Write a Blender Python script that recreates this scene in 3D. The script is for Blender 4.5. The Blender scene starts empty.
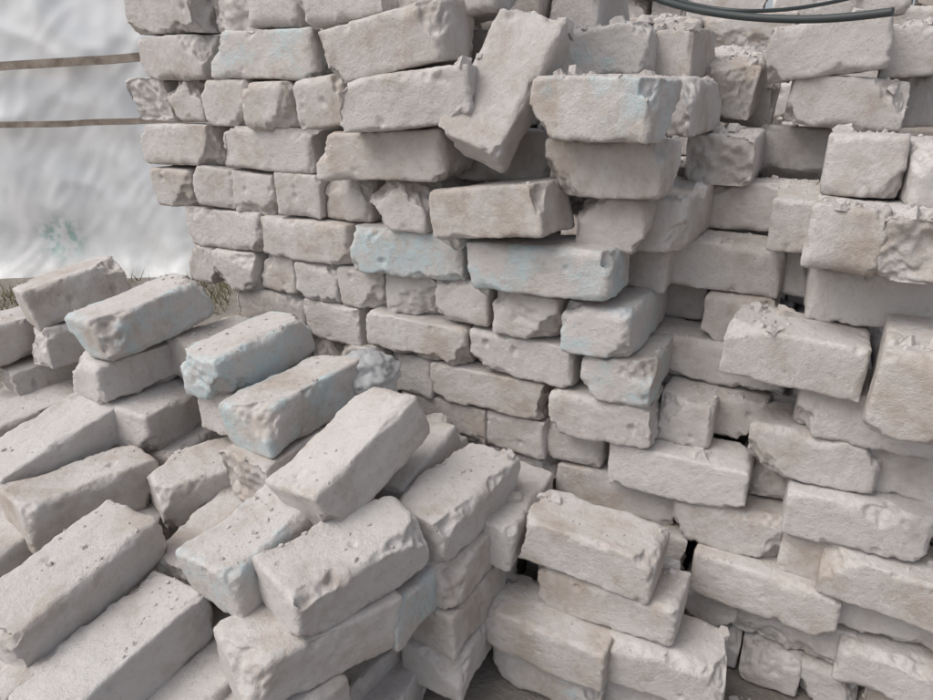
import bpy, bmesh, math, random
from mathutils import Vector, noise, Euler, Matrix
R=random.Random(7)
H0=1.04   # camera (eye) height above the ground; brick heights below are relative to it
def zj(j): return -.385+(.087*(j-6) if j<6 else .09*(j-6))
BR=[] # x,y,z,yaw,pitch,roll,sx,sy,sz,group,blue
# courses of the wall: x from / x to (mm), y of the face (m), stretcher/header, paint, tilt
rows={
12:[(-1419,-1190,1.09,'S',0),(-1190,-1061,1.09,'H',0),(-1061,-934,1.09,'H',0),(-899,-712,1.05,'S',0,4),(-700,-560,1.1,'S',0,3)],
11:[(-1404,-1199,1.09,'S',0),(-1188,-887,1.08,'S',.8),(-821,-579,1.0,'S',0,8),(-661,-561,1.17,'H',0),(-503,-350,1.3,'S',.5),(-355,-266,1.35,'H',0)],
10:[(-1510,-1364,1.09,'H',0),(-1360,-1238,1.09,'H',0),(-1223,-1093,1.08,'H',.3),(-1081,-960,1.07,'H',0),(-921,-809,1.03,'H',0,4),(-778,-527,.99,'S',0,7),(-660,-525,1.24,'H',0),(-413,-242,1.0,'S',.8,-1),(-283,-246,1.2,'H',0)],
9:[(-1447,-1207,1.09,'S',0),(-1204,-924,1.09,'S',0),(-879,-589,1.04,'S',0,4),(-647,-449,1.17,'S',0),(-410,-236,1.06,'S',.3)],
8:[(-1421,-1290,1.09,'H',0),(-1287,-1165,1.09,'H',0),(-1162,-1038,1.09,'H',0),(-1035,-915,1.09,'H',0),(-912,-803,1.09,'H',0),(-779,-643,1.06,'H',0),(-615,-394,1.0,'S',0,8),(-376,-256,1.1,'H',.3),(-265,-232,1.15,'H',0)],
7:[(-1329,-1091,1.09,'S',0),(-1088,-844,1.09,'S',0),(-833,-584,1.08,'S',.95),(-554,-290,1.04,'S',.9,4),(-335,-233,1.2,'H',0)],
6:[(-1343,-1265,1.1,'H',0),(-1251,-1125,1.09,'H',0),(-1122,-1010,1.09,'H',0),(-1007,-897,1.09,'H',0),(-895,-775,1.09,'H',0),(-772,-649,1.09,'H',0),(-647,-532,1.09,'H',.3),(-520,-383,1.07,'H',.3),(-375,-253,1.05,'H',.8),(-308,-191,1.33,'H',0),(-173,-54,1.25,'H',.1),(-111,92,1.09,'S',0)],
5:[(-1241,-1009,1.1,'S',0),(-1006,-822,1.1,'H',0),(-815,-581,1.09,'S',0),(-578,-361,1.09,'S',.5),(-340,-216,1.07,'H',.8),(-212,-122,1.22,'H',0),(9,200,1.1,'S',0)],
4:[(-904,-786,1.1,'H',0),(-776,-665,1.09,'H',0),(-668,-413,1.1,'S',.3),(-403,-204,1.09,'S',.1),(-208,-126,1.13,'H',0),(-136,-33,1.2,'H',0),(-20,111,1.1,'S',.3),(120,233,1.12,'S',0)],
3:[(-747,-543,1.11,'S',0),(-548,-417,1.12,'H',.3),(-419,-304,1.13,'H',0),(-286,-42,1.08,'S',0),(-60,30,1.17,'H',0),(16,225,1.08,'S',0)],
2:[(-765,-587,1.12,'S',0),(-493,-402,1.12,'H',0),(-398,-155,1.12,'S',0),(-147,17,1.1,'S',.3),(21,116,1.1,'H',0),(121,251,1.05,'S',0)],
1:[(-294,-119,1.12,'S',0),(-108,132,1.08,'S',0),(136,274,1.1,'S',0)],
0:[(-124,-25,1.1,'H',0),(-22,162,1.1,'S',.3),(165,317,1.08,'S',0)],
-1:[(-4,98,1.1,'H',0),(101,193,1.1,'H',0),(196,338,1.1,'S',0)],
}
rows2=[(7,-241,-56,1.27,'S',0),(7,-55,-7,1.3,'H',0),(7,8,168,1.16,'S',0),(8,-267,-20,1.38,'S',0,3),(8,-61,-12,1.2,'H',0),
(8,-11,73,1.04,'H',0,-2),(8,80,147,1.02,'H',0,3),(9,-254,-135,1.34,'H',0),(9,-16,92,1.2,'H',0,3),(9,101,164,1.15,'H',0),
(9,-153,36,1.55,'S',0,-4),(10,20,151,1.6,'S',0,5),(10,-96,81,1.47,'S',0,-5),(11,-135,33,1.46,'S',0,6),(11,42,138,1.5,'H',0,4),(12,-117,53,1.62,'S',0,8),(10,-303,-162,1.6,'S',0,-6)]
front=[(2,-387,-148,.93,'S',0,-2),(1,-347,-103,.92,'S',0),(0,-424,-198,.87,'S',0),(0,-210,-27,.92,'S',0),(-1,-418,-205,.88,'S',.6),(-1,-218,-45,.92,'S',0),(1,-371,-188,1.02,'S',0),(-1,-634,-490,.98,'S',0),(0,-594,-496,1.0,'H',0)]
spans={}
def addb(x,y,z,yaw,pitch,roll,sx,sy,sz,g,blue):
    BR.append((x,y,z+H0,yaw,pitch,roll,sx,sy,sz,g,blue))
def wallbrick(j,x0,x1,Y,k,blue,g,jit=1,tilt=0):
    z=zj(j)+.006*noise.noise(Vector((x0*2.5,j*.3,Y)))+.0012*abs(tilt); w=x1-x0
    yy=Y+R.uniform(-.013,.013)*jit; yaw=R.gauss(0,2.4)*jit
    szf=(.087 if j<6 else .09)/.09
    if k=='S':
        s=max(.78,min(1.12,w/.25)); addb((x0+x1)/2,yy+.06,z,yaw,tilt+R.gauss(0,.9),R.gauss(0,1.3),s,R.uniform(.94,1.05),szf*R.uniform(.94,1.02),g,blue)
    else:
        s=max(.8,min(1.3,w/.122)); addb((x0+x1)/2,yy+.125,z,90+yaw,R.gauss(0,.8),-tilt+R.gauss(0,1.3),R.uniform(.93,1.03),s,szf*R.uniform(.94,1.02),g,blue)
for j,l in rows.items():
    for e in l:
        x0,x1,Y,k,bl=e[0]/1000,e[1]/1000,e[2],e[3],e[4]
        wallbrick(j,x0,x1,Y,k,bl,'brick_wall' if x0<-.16 else 'brick_stack',1,e[5] if len(e)>5 else 0)
        if Y<1.2: spans.setdefault(j,[]).append((x0,x1))
for e in rows2: wallbrick(e[0],e[1]/1000,e[2]/1000,e[3],e[4],e[5],'brick_stack',1.5,e[6] if len(e)>6 else 0)
def fill(j,x0,x1,Y,g,jit=1):
    x=x0
    while x<x1-.08:
        k='S' if (R.random()<.6 and x1-x>.2) else 'H'
        w=.25 if k=='S' else .124
        if x1-x<w+.06: w=max(.1,min(x1-x,.27 if k=='S' else .15))
        wallbrick(j,x+.002,x+w-.003,Y,k,0,g,jit); x+=w
for j in range(-1,6):
    sp=sorted(spans.get(j,[])); lo=-1.32+ (j*.01); hi=.62 if j<=3 else -.45
    cur=lo
    for (a,b) in sp+[(hi,hi)]:
        if a-cur>.09: fill(j,cur,min(a,hi) if a>hi else a,1.11,'brick_wall')
        cur=max(cur,b)
for j in range(-1,15):
    if j<=12: fill(j,-1.42+R.uniform(-.03,.03),-.45,1.37,'brick_wall')
    if j==13: fill(j,-1.45,-.5,1.12,'brick_wall'); 
    if j<=10: fill(j,-.45,-.26,1.36,'brick_wall')
    if j<=5: fill(j,-.26,.62,1.25 if j>3 else 1.36,'brick_stack',1.5)
    if j<=7: fill(j,-.3+R.uniform(-.05,.05),.62,1.52,'brick_stack',2)
    if j<=8: fill(j,-.5+R.uniform(-.05,.05),.7,1.66,'brick_stack',2)
    if j<=10: fill(j,-.55+R.uniform(-.05,.05),.8,1.92,'brick_stack',2)
    if j<=12: fill(j,-.7+R.uniform(-.05,.05),.9,2.18,'brick_stack',2)
    if j<=14: fill(j,-1.0+R.uniform(-.05,.05),1.1,2.44,'brick_stack',2)
for e in front: wallbrick(e[0],e[1]/1000,e[2]/1000,e[3],e[4],e[5],'brick_stack.001',2,e[6] if len(e)>6 else 0)
addb(-.223,1.613,.021,88,12,4,1,1,1,'brick_stack',0)
addb(.146,1.103,-.376,88,0,90,1,1,1,'brick_stack',0)
# thrown-down pile, lying along the depth of the wall: x,y,z,yaw,pitch,roll,paint,length
loose=[(-1.45,.868,-.415,72,11,-6,0,.82),(-1.197,.852,-.428,86,7,-3,.9,1),(-1.219,.843,-.532,83,2,0,0,1),(-1.149,.842,-.621,94,0,3,0,.95),
(-1.596,.807,-.517,88,0,0,0,1),(-1.545,.853,-.613,80,0,0,0,1),(-1.46,.751,-.672,86,6,0,0,1),(-1.233,.644,-.635,84,14,5,0,1),(-1.10,.601,-.68,80,-2,-3,.4,.92),(-1.12,.855,-.705,98,2,0,.3,.9),
(-.959,.894,-.482,87,5,-3,1,1),(-.809,.853,-.536,84,5,-6,.9,1),(-.626,.78,-.564,82,20,-8,0,1),(-.942,.756,-.682,64,2,4,0,.88),(-.835,.685,-.732,95,7,4,0,1),
(-.914,.45,-.693,92,8,3,0,1),(-.79,.422,-.762,89,7,-3,0,1),(-.700,.650,-.662,87,7,-2,.8,1),(-.555,.655,-.665,70,5,7,0,.93),(-.523,.765,-.768,84,0,0,.9,.78),
(-.497,.899,-.674,84,3,3,0,1),(-.625,.952,-.673,93,8,-6,0,1),(-.576,.590,-.757,66,0,0,.3,1),(-.60,.485,-.85,74,5,3,0,1),(-1.15,.46,-.74,86,5,0,0,1),(-.70,.47,-.835,88,3,-3,.4,.9),
(-1.10,.965,-.52,82,0,6,0,.85),(-1.037,.633,-.768,98,-4,6,0,.85),(-.90,.25,-.78,82,6,0,0,1),(-.451,1.0,-.745,93,0,4,0,.9),(-.489,.885,-.763,89,0,2,0,.95),(-.482,.88,-.85,87,0,-2,0,.95),(-.478,.87,-.937,92,0,0,.3,.95),
(-.60,.76,-.95,84,0,3,0,.95),(-.55,.70,-.99,98,0,0,0,.95)]
def rect(x,y,yaw,sx,sy):
    a=math.radians(yaw); u=Vector((math.cos(a),math.sin(a))); v=Vector((-u.y,u.x)); return Vector((x,y)),u,v,.125*sx,.06*sy
def pen(A,B):
    d=B[0]-A[0]; m=9
    for ax in (A[1],A[2],B[1],B[2]):
        ra=A[3]*abs(ax.dot(A[1]))+A[4]*abs(ax.dot(A[2])); rb=B[3]*abs(ax.dot(B[1]))+B[4]*abs(ax.dot(B[2]))
        m=min(m,ra+rb-abs(d.dot(ax)))
        if m<=0: return 0
    return m
for (x,y,z,yaw,pi,ro,bl,sc) in loose: addb(x,y,z,yaw,pi,ro,sc,1,.98,'brick_pile',bl)
def tryfill(x,y,z,yaw0,spread,blue,tol=.02):
    for k in range(14):
        q=.012+.004*k
        xx=x+R.uniform(-q,q); yy=y+R.uniform(-q,q+.01); yw=yaw0+R.gauss(0,spread); sx=R.uniform(.8,1.0); sy=R.uniform(.9,1.0)
        A=rect(xx,yy,yw,sx,sy); worst=0
        for b in BR:
            if abs(b[2]-H0-z)<.072 and abs(b[0]-xx)<.26 and abs(b[1]-yy)<.26:
                worst=max(worst,pen(A,rect(b[0],b[1],b[3],b[6],b[7])))
                if worst>tol: break
        if worst<=tol:
            addb(xx,yy,z,yw,R.gauss(0,2.5),R.gauss(0,2.5),sx,sy,.98,'brick_pile',blue); return True
    return False
for (x,y,z,yaw,pi,ro,bl,sc) in sorted(loose,key=lambda e:-e[2]):
    zz=z-.089-.012*(abs(pi)>8)
    while zz>-1.04+.03:
        tryfill(x,y,zz,yaw if zz>z-.1 else 90,6,.6 if R.random()<.15 else 0)
        zz-=.087
for i in range(300):
    x=R.uniform(-1.7,-.62); y=R.uniform(.15,.98)
    tryfill(x,y,R.choice([-.993,-.993,-.905]),90,14,0,.012)
fill(15,-1.0,1.1,2.46,'brick_stack',2); fill(16,-1.0,1.1,2.5,'brick_stack',2)

# ---------- materials ----------
def mat_new(n):
    m=bpy.data.materials.new(n); m.use_nodes=True; nt=m.node_tree
    b=nt.nodes['Principled BSDF']; return m,nt,b
def N(nt,t,**k):
    n=nt.nodes.new(t)
    for a,v in k.items(): setattr(n,a,v)
    return n
def mixc(nt,f,a,b,typ='MIX'):
    n=nt.nodes.new('ShaderNodeMix'); n.data_type='RGBA'; n.blend_type=typ
    for s,v in ((0,f),(6,a),(7,b)):
        if hasattr(v,'links'): nt.links.new(v,n.inputs[s])
        else: n.inputs[s].default_value=v
    return n.outputs[2]
def mth(nt,op,a,b=0,clamp=False):
    n=nt.nodes.new('ShaderNodeMath'); n.operation=op; n.use_clamp=clamp
    for s,v in ((0,a),(1,b)):
        if hasattr(v,'links'): nt.links.new(v,n.inputs[s])
        else: n.inputs[s].default_value=v
    return n.outputs[0]
def noi(nt,vec,sc,det=5,rough=.6):
    n=N(nt,'ShaderNodeTexNoise'); n.inputs['Scale'].default_value=sc; n.inputs['Detail'].default_value=det; n.inputs['Roughness'].default_value=rough
    nt.links.new(vec,n.inputs['Vector']); return n.outputs[0]
def ramp(nt,v,p0,p1,c0=0,c1=1):
    n=N(nt,'ShaderNodeMapRange'); nt.links.new(v,n.inputs[0]); n.inputs[1].default_value=p0;n.inputs[2].default_value=p1;n.inputs[3].default_value=c0;n.inputs[4].default_value=c1
    return n.outputs[0]
def brickmat(paint):
    m,nt,b=mat_new('silicate_brick_painted' if paint else 'silicate_brick')
    tc=N(nt,'ShaderNodeTexCoord'); oi=N(nt,'ShaderNodeObjectInfo')
    off=N(nt,'ShaderNodeVectorMath',operation='ADD')
    sv=N(nt,'ShaderNodeVectorMath',operation='SCALE'); sv.inputs[0].default_value=(37,91,53); nt.links.new(oi.outputs['Random'],sv.inputs['Scale'])
    nt.links.new(tc.outputs['Object'],off.inputs[0]); nt.links.new(sv.outputs[0],off.inputs[1])
    v=off.outputs[0]
    n1=noi(nt,v,9,4,.72); n2=noi(nt,v,80,5,.85)
    base=mixc(nt,oi.outputs['Random'],(.51,.455,.41,1),(.61,.58,.56,1))
    col=mixc(nt,ramp(nt,n1,.40,.64),base,(.645,.62,.605,1))
    col=mixc(nt,ramp(nt,n1,.46,.30,0,.6),col,(.43,.365,.315,1))
    col=mixc(nt,ramp(nt,n2,.54,.72,0,.55),col,(.37,.315,.275,1))
    if paint:
        sep=N(nt,'ShaderNodeSeparateXYZ'); nt.links.new(tc.outputs['Object'],sep.inputs[0])
        side=mth(nt,'MAXIMUM',ramp(nt,mth(nt,'ABSOLUTE',sep.outputs[1]),.044,.052),ramp(nt,mth(nt,'ABSOLUTE',sep.outputs[0]),.105,.115))
        sc=N(nt,'ShaderNodeSeparateColor'); nt.links.new(oi.outputs['Color'],sc.inputs[0])
        pn=noi(nt,v,13,4,.7)
        thr=mth(nt,'SUBTRACT',.76,mth(nt,'MULTIPLY',sc.outputs[0],.35))
        pm=mth(nt,'MULTIPLY',mth(nt,'MULTIPLY',mth(nt,'SUBTRACT',pn,thr),6.,True),side)
        pm=mth(nt,'MULTIPLY',pm,ramp(nt,n2,.66,.46,.05,.7))
        col=mixc(nt,pm,col,(.50,.65,.69,1))
    nt.links.new(col,b.inputs['Base Color']); b.inputs['Roughness'].default_value=1; b.inputs['Specular IOR Level'].default_value=.05
    bp=N(nt,'ShaderNodeBump'); bp.inputs['Strength'].default_value=.9; bp.inputs['Distance'].default_value=.005; bp.invert=True
    nt.links.new(n2,bp.inputs['Height']); nt.links.new(bp.outputs[0],b.inputs['Normal'])
    return m
BM=brickmat(False); BMP=brickmat(True)
def boxgrid(nx,ny,nz,hx,hy,hz):
    idx={};V=[];F=[]
    def vid(i,j,k):
        t=(i,j,k)
        if t not in idx:
            idx[t]=len(V); V.append((-hx+2*hx*i/nx,-hy+2*hy*j/ny,-hz+2*hz*k/nz))
        return idx[t]
    for i in range(nx):
        for j in range(ny):
            F.append((vid(i,j,0),vid(i,j+1,0),vid(i+1,j+1,0),vid(i+1,j,0)))
            F.append((vid(i,j,nz),vid(i+1,j,nz),vid(i+1,j+1,nz),vid(i,j+1,nz)))
        for k in range(nz):
            F.append((vid(i,0,k),vid(i+1,0,k),vid(i+1,0,k+1),vid(i,0,k+1)))
            F.append((vid(i,ny,k),vid(i,ny,k+1),vid(i+1,ny,k+1),vid(i+1,ny,k)))
    for j in range(ny):
        for k in range(nz):
            F.append((vid(0,j,k),vid(0,j,k+1),vid(0,j+1,k+1),vid(0,j+1,k)))
            F.append((vid(nx,j,k),vid(nx,j+1,k),vid(nx,j+1,k+1),vid(nx,j,k+1)))
    return V,F
def mkbrick(seed):
    r=random.Random(seed); hx,hy,hz=.1250,.0610,.0455
    V,F=boxgrid(68,34,24,hx,hy,hz); o=Vector((seed*7.3,seed*3.1,seed*1.7))
    cuts=[]
    for c in range(r.randint(4,8)):
        s=[r.choice((-1,1)) for _ in range(3)]
        kind=r.random()
        if kind<.55: n=Vector((s[0]*r.uniform(.5,1),s[1]*r.uniform(.5,1),s[2]*r.uniform(.5,1)))
        elif kind<.78: n=Vector((s[0]*r.uniform(0,.25),s[1],s[2]*r.uniform(.4,1.5)))
        else: n=Vector((s[0],s[1]*r.uniform(0,.5),s[2]*r.uniform(0,.8)))
        n.normalize(); sup=abs(n.x)*hx+abs(n.y)*hy+abs(n.z)*hz
        cuts.append((n,sup-r.uniform(.008,.030)*(1.3 if kind<.55 else .65)))
    if seed%4==0:  # badly broken brick: an end or a corner gone
        n=Vector((r.choice((-1,1)),r.uniform(-.6,.6),r.uniform(-.7,.7))).normalized(); sup=abs(n.x)*hx+abs(n.y)*hy+abs(n.z)*hz
        cuts.append((n,sup-r.uniform(.035,.055)))
    out=[]; tx=r.uniform(-.06,.06); ty=r.uniform(-.05,.05)
    pits=[]
    for c in range(r.randint(8,24)):
        f=r.randrange(3); q=[r.uniform(-hx,hx),r.uniform(-hy,hy),r.uniform(-hz,hz)]; q[f]=r.choice((-1,1))*(hx,hy,hz)[f]
        if r.random()<.45:   # pits gather along the worn edges
            g=(f+1)%3; q[g]=math.copysign((hx,hy,hz)[g]*r.uniform(.85,1),q[g])
        pits.append((Vector(q),r.uniform(.003,.011)))
    for p in V:
        p=Vector(p)
        rr=.006+.022*max(0,noise.noise(p*14+o)+.14)
        q=Vector((max(-hx+rr,min(hx-rr,p.x)),max(-hy+rr,min(hy-rr,p.y)),max(-hz+rr,min(hz-rr,p.z))))
        d=p-q; L=d.length
        nr=(d/L) if L>1e-7 else Vector((0,0,1))
        if L>1e-7: p=q+d*(rr/L)
        cut=0
        for n,dd in cuts:
            s=p.dot(n)-dd-.013*noise.noise(p*24+o)-.006*noise.noise(p*75+o)
            if s>0: p=p-n*s; nr=n; cut=1
        edge=min(1,max(0,(1-nr.x**4-nr.y**4-nr.z**4)*2)); edge=max(edge,cut)
        e=.0040*noise.noise(p*8+o)+(.0011+.0015*edge)*noise.noise(p*42+o)+(.0007+.0013*edge)*noise.noise(p*115+o)
        for pc,pr in pits:
            dd=(p-pc).length
            if dd<pr*1.5:
                dd*=(1+.5*noise.noise(p*80+o))
                if dd<pr: e-=.6*pr*(1-(dd/pr)**2)
        p=p+nr*e
        p.z+=tx*p.x*.5+ty*p.y*.5
        out.append(p)
    me=bpy.data.meshes.new('brick_mesh'); me.from_pydata([tuple(v) for v in out],[],F)
    me.polygons.foreach_set('use_smooth',[True]*len(me.polygons)); me.materials.append(BM); me.update(); return me
VAR=[mkbrick(i+1) for i in range(30)]
VARP=[]
for k,me in enumerate(VAR[:12]):
    if (k+1)%4==0: continue
    c=me.copy(); c.materials[0]=BMP; VARP.append(c)
C=bpy.context.scene.collection
par={}
def parent(n):
    if n not in par:
        e=bpy.data.objects.new(n,None); C.objects.link(e); par[n]=e
    return par[n]
RR=random.Random(3)
FL=[Matrix.Identity(3),Matrix.Rotation(math.pi,3,'Z'),Matrix.Rotation(math.pi,3,'X'),Matrix.Rotation(math.pi,3,'Y')]
def place(i,loc,M,sc,bl,g):
    o=bpy.data.objects.new('brick_part_%d'%i,RR.choice(VARP if bl else VAR)); C.objects.link(o)
    o.location=loc; o.rotation_euler=(M@RR.choice(FL)).to_euler(); o.scale=sc; o.color=(bl,0,0,1); o.parent=parent(g)
for i,(x,y,z,yaw,pi,ro,sx,sy,sz,g,bl) in enumerate(BR):
    place(i,(x,y,z),Euler((math.radians(ro),-math.radians(pi),math.radians(yaw))).to_matrix(),(sx,sy,sz),bl,g)
# brick leaning on the wall
A=Vector((.28,.46,.81)).normalized(); N0=Vector((.2,-.86,.47)); Wd=N0.cross(A).normalized(); N0=A.cross(Wd).normalized()
place(9001,(-.500,1.075,H0+.004),Matrix((A,Wd,N0)).transposed(),(.95,.95,.9),0,'brick_wall')
# ground
m,nt,b=mat_new('dirt'); DIRT=m; tc=N(nt,'ShaderNodeTexCoord'); v=tc.outputs['Object']
col=mixc(nt,ramp(nt,noi(nt,v,4,8,.7),.35,.65),(.24,.21,.185,1),(.40,.365,.33,1)); nt.links.new(col,b.inputs['Base Color']); b.inputs['Roughness'].default_value=1
bp=N(nt,'ShaderNodeBump'); bp.inputs['Distance'].default_value=.02; nt.links.new(noi(nt,v,40,8,.7),bp.inputs['Height']); nt.links.new(bp.outputs[0],b.inputs['Normal'])
me=bpy.data.meshes.new('ground'); me.from_pydata([(-150,-150,0),(150,-150,0),(150,150,0),(-150,150,0)],[],[(0,1,2,3)]); me.materials.append(m)
C.objects.link(bpy.data.objects.new('ground',me))
# rubble dropped on the ledges and on the ground
bpy.context.view_layer.update(); dg=bpy.context.evaluated_depsgraph_get(); sc0=bpy.context.scene
rv=[];rf=[]
def chip(c,s,r):
    b0=len(rv); e=Euler((r.uniform(-.35,.35),r.uniform(-.35,.35),r.uniform(0,6.3))).to_matrix()
    sx,sy,sz=s*r.uniform(.7,1.2),s*r.uniform(.6,1),s*r.uniform(.45,.9)
    for dz in (-1,1):
        for k in range(6):
            a=k*1.0472+r.uniform(-.3,.3); q=r.uniform(.65,1.1)*(1 if dz<0 else .75)
            rv.append(tuple(c+e@Vector((sx*q*math.cos(a),sy*q*math.sin(a),sz*(dz*.5+r.uniform(-.25,.25))))))
    rf.append([b0+k for k in (5,4,3,2,1,0)]); rf.append([b0+6+k for k in range(6)])
    for k in range(6): rf.append([b0+k,b0+(k+1)%6,b0+6+(k+1)%6,b0+6+k])
r=random.Random(11); n=0
for i in range(36000):
    x=r.uniform(-1.6,.6); y=r.uniform(.35,2.3)
    if noise.noise(Vector((x*7,y*7,0)))<r.uniform(-.3,.35): continue
    ok,loc,nrm,_,_,_=sc0.ray_cast(dg,Vector((x,y,3)),Vector((0,0,-1)))
    if not ok or nrm.z<.72: continue
    right = x>-.6 and y>.98
    low = loc.z<.08
    s=.0017*math.exp(abs(r.gauss(0,.65)))
    if not right and not low and r.random()<.82: continue
    if right and r.random()<.11: s=r.uniform(.006,.024)
    elif low and r.random()<.2: s=r.uniform(.006,.02)
    elif r.random()<.006: s=r.uniform(.006,.013)
    chip(loc+Vector((0,0,s*.15)),s,r)
me=bpy.data.meshes.new('brick_rubble'); me.from_pydata(rv,[],rf); me.materials.append(BM)
C.objects.link(bpy.data.objects.new('brick_rubble',me))
# plastic film fence
hd=Vector((-.4695,.8829,0)); rt=Vector((.8829,.4695,0))
m,nt,b=mat_new('plastic_film'); tc=N(nt,'ShaderNodeTexCoord'); v=tc.outputs['Object']
col=mixc(nt,ramp(nt,noi(nt,v,2,3),.3,.7),(.82,.85,.87,1),(.90,.91,.92,1))
sp_=N(nt,'ShaderNodeSeparateXYZ'); nt.links.new(v,sp_.inputs[0])
col=mixc(nt,mth(nt,'MULTIPLY',ramp(nt,sp_.outputs[2],.45,.0),ramp(nt,noi(nt,v,5,4),.3,.7,.2,.9)),col,(.42,.42,.40,1)) # patchy grey, stronger towards the foot
vd=N(nt,'ShaderNodeVectorMath',operation='DISTANCE'); nt.links.new(v,vd.inputs[0]); vd.inputs[1].default_value=(-4.02,2.40,.22)
gm=mth(nt,'MULTIPLY',ramp(nt,vd.outputs['Value'],.17,.08),ramp(nt,noi(nt,v,14,3),.45,.6,0,.55)); col=mixc(nt,gm,col,(.13,.38,.32,1))
nt.links.new(col,b.inputs['Base Color']); b.inputs['Roughness'].default_value=.36
bp=N(nt,'ShaderNodeBump'); bp.inputs['Distance'].default_value=.03; bp.inputs['Strength'].default_value=.55
mp=N(nt,'ShaderNodeMapping'); mp.inputs['Rotation'].default_value=(0,.6,0); mp.inputs['Scale'].default_value=(3.4,3.4,1.8); nt.links.new(v,mp.inputs[0])
n_=N(nt,'ShaderNodeTexNoise'); n_.noise_type='RIDGED_MULTIFRACTAL'; n_.inputs['Scale'].default_value=1.5; n_.inputs['Detail'].default_value=5; nt.links.new(mp.outputs[0],n_.inputs['Vector'])
nt.links.new(n_.outputs[0],bp.inputs['Height']); nt.links.new(bp.outputs[0],b.inputs['Normal'])
c0=hd*4.0; V=[];F=[];nx,nz=300,140
def tarpd(u,z): 
    return .06*noise.noise(Vector((u*1.5,z*.7,0)))+.035*noise.noise(Vector((u*3+z*1.5,z*.8,4)))+.05*abs(noise.noise(Vector((u*3+z*3,z*1.6-u,9))))+.012*abs(noise.noise(Vector((u*9-z*6,z*5,1))))
for k in range(nz+1):
    for i in range(nx+1):
        u=-4.5+6*i/nx; z=2.8*k/nz
        V.append(tuple(c0+rt*u+hd*(tarpd(u,z)-.10*max(0,1-z/.25)**2)+Vector((0,0,z))))
for k in range(nz):
    for i in range(nx):
        a=k*(nx+1)+i; F.append((a,a+1,a+nx+2,a+nx+1))
me=bpy.data.meshes.new('film'); me.from_pydata(V,[],F); me.polygons.foreach_set('use_smooth',[True]*len(F)); me.materials.append(m)
tf=bpy.data.objects.new('film',me); C.objects.link(tf); tf.parent=parent('plastic_sheet_fence')
m,nt,b=mat_new('weathered_wood'); b.inputs['Roughness'].default_value=.9
tc=N(nt,'ShaderNodeTexCoord'); col=mixc(nt,ramp(nt,noi(nt,tc.outputs['Object'],14,3),.35,.65),(.19,.155,.125,1),(.36,.31,.265,1)); nt.links.new(col,b.inputs['Base Color'])
def tube(name,pts,rad,mat):
    cu=bpy.data.curves.new(name,'CURVE'); cu.dimensions='3D'; sp=cu.splines.new('NURBS'); sp.points.add(len(pts)-1)
    for q,p in zip(sp.points,pts): q.co=(p[0],p[1],p[2]+H0,1)
    sp.use_endpoint_u=True; sp.order_u=4; cu.bevel_depth=rad; cu.bevel_resolution=4; cu.use_fill_caps=True; cu.materials.append(mat)
    o=bpy.data.objects.new(name,cu); C.objects.link(o)
def batten(name,p,q,h,d):
    p=Vector(p)+Vector((0,0,H0)); q=Vector(q)+Vector((0,0,H0))
    ax=(q-p); L=ax.length; ax.normalize(); up=Vector((0,0,1)); dp=ax.cross(up).normalized(); V=[]
    n=24
    for i in range(n+1):
        c=p+ax*L*i/n; w=.005*noise.noise(c*5)
        for (a,bb) in ((-1,-1),(1,-1),(1,1),(-1,1)): V.append(tuple(c+dp*(a*d/2)+up*(bb*h/2+w)))
    F=[(0,1,2,3),tuple(4*n+k for k in (3,2,1,0))]
    for i in range(n):
        for k in range(4): F.append((4*i+k,4*i+(k+1)%4,4*i+4+(k+1)%4,4*i+4+k))
    me=bpy.data.meshes.new(name); me.from_pydata(V,[],F); me.materials.append(m); o=bpy.data.objects.new(name,me); C.objects.link(o); o.parent=parent('plastic_sheet_fence')
batten('batten_upper',(-5.364,1.676,.035),(-2.598,3.021,.22),.042,.03)
batten('batten_lower',(-5.318,1.591,-.217),(-2.586,2.962,-.126),.032,.03)
mh,nt,b=mat_new('black_rubber'); b.inputs['Base Color'].default_value=(.045,.055,.055,1); b.inputs['Roughness'].default_value=.5
tube('hose',[(-.627,1.622,.313),(-.46,1.544,.207),(-.339,1.439,.154),(-.232,1.362,.125),(-.129,1.313,.108),(-.04,1.272,.101),(.034,1.241,.106)],.0062,mh)
tube('cable',[(-.545,1.657,.292),(-.402,1.566,.188),(-.264,1.438,.142),(-.166,1.423,.128),(-.061,1.549,.148),(.049,1.686,.19)],.0035,mh)
# plastic bag
m,nt,b=mat_new('dusty_polythene'); b.inputs['Base Color'].default_value=(.50,.51,.52,1); b.inputs['Roughness'].default_value=.5; b.inputs['Alpha'].default_value=.7; b.inputs['Specular IOR Level'].default_value=.3
bm=bmesh.new(); bmesh.ops.create_icosphere(bm,subdivisions=5,radius=1)
for vv in bm.verts:
    p=vv.co.copy(); k=1+.35*noise.noise(p*1.2)+.28*abs(noise.noise(Vector((p.x*2,p.y*2,p.z*4))))+.12*abs(noise.noise(p*5))
    vv.co=Vector((p.x*.055,p.y*.05,p.z*.045))*k
for f in bm.faces: f.smooth=True
me=bpy.data.meshes.new('plastic_bag'); bm.to_mesh(me); me.materials.append(m)
o=bpy.data.objects.new('plastic_bag',me); C.objects.link(o); o.location=(-.74,.985,H0-.52)
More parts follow.
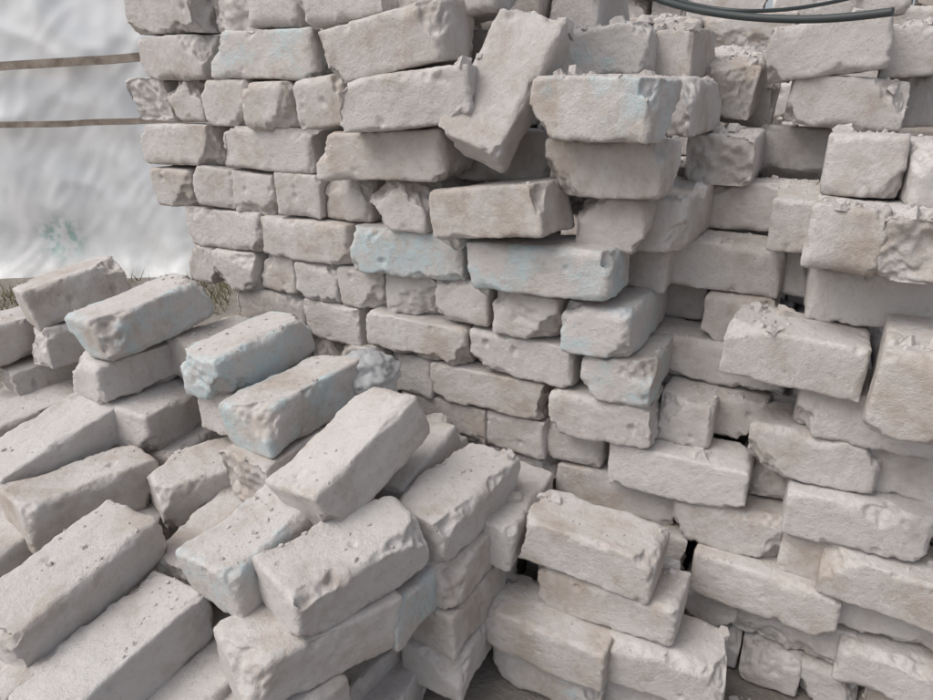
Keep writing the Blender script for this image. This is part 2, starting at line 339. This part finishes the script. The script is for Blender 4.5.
# grass
m,nt,b=mat_new('dry_grass'); b.inputs['Base Color'].default_value=(.16,.16,.08,1); b.inputs['Roughness'].default_value=.8
gv=[];gf=[]
r=random.Random(5)
for i in range(7000):
    u=r.uniform(-3.8,-1.2); dd=r.uniform(2.4,3.85)
    if noise.noise(Vector((u*2,dd*2,3)))<-.1: continue
    c=hd*dd+rt*u; h=r.uniform(.03,.1); a=r.uniform(0,6.3); w=Vector((math.cos(a),math.sin(a),0))*.003; l=Vector((r.gauss(0,.03),r.gauss(0,.03),h))
    b0=len(gv); gv+= [tuple(c-w),tuple(c+w),tuple(c+l)]; gf.append((b0,b0+1,b0+2))
me=bpy.data.meshes.new('grass'); me.from_pydata(gv,[],gf); me.materials.append(m); C.objects.link(bpy.data.objects.new('grass',me))
# camera
cd=bpy.data.cameras.new('camera'); cam=bpy.data.objects.new('camera',cd); C.objects.link(cam)
cam.location=(0,0,H0); cam.rotation_euler=(math.radians(69),0,math.radians(28)); cd.sensor_width=36; cd.lens=36*675/933; cd.clip_end=500; cd.clip_start=.02
bpy.context.scene.camera=cam
# light
w=bpy.data.worlds.new('World'); bpy.context.scene.world=w; w.use_nodes=True; nt=w.node_tree
sky=nt.nodes.new('ShaderNodeTexSky'); sky.sky_type='NISHITA'; sky.sun_disc=False
sd=Vector((-.5,-.62,1.05)).normalized()
sky.sun_elevation=math.asin(sd.z); sky.sun_rotation=math.atan2(sd.x,sd.y); sky.dust_density=4; sky.air_density=.8
hs=nt.nodes.new('ShaderNodeHueSaturation'); hs.inputs['Saturation'].default_value=.42
nt.links.new(sky.outputs[0],hs.inputs['Color']); nt.links.new(hs.outputs[0],nt.nodes['Background'].inputs[0]); nt.nodes['Background'].inputs[1].default_value=.15
sl=bpy.data.lights.new('sun','SUN'); sl.energy=1.35; sl.angle=math.radians(45); sl.color=(1,.95,.89)
so=bpy.data.objects.new('sun',sl); C.objects.link(so); so.rotation_euler=sd.to_track_quat('Z','Y').to_euler()
s=bpy.context.scene; s.view_settings.view_transform='Standard'; s.view_settings.look='None'; s.view_settings.exposure=0
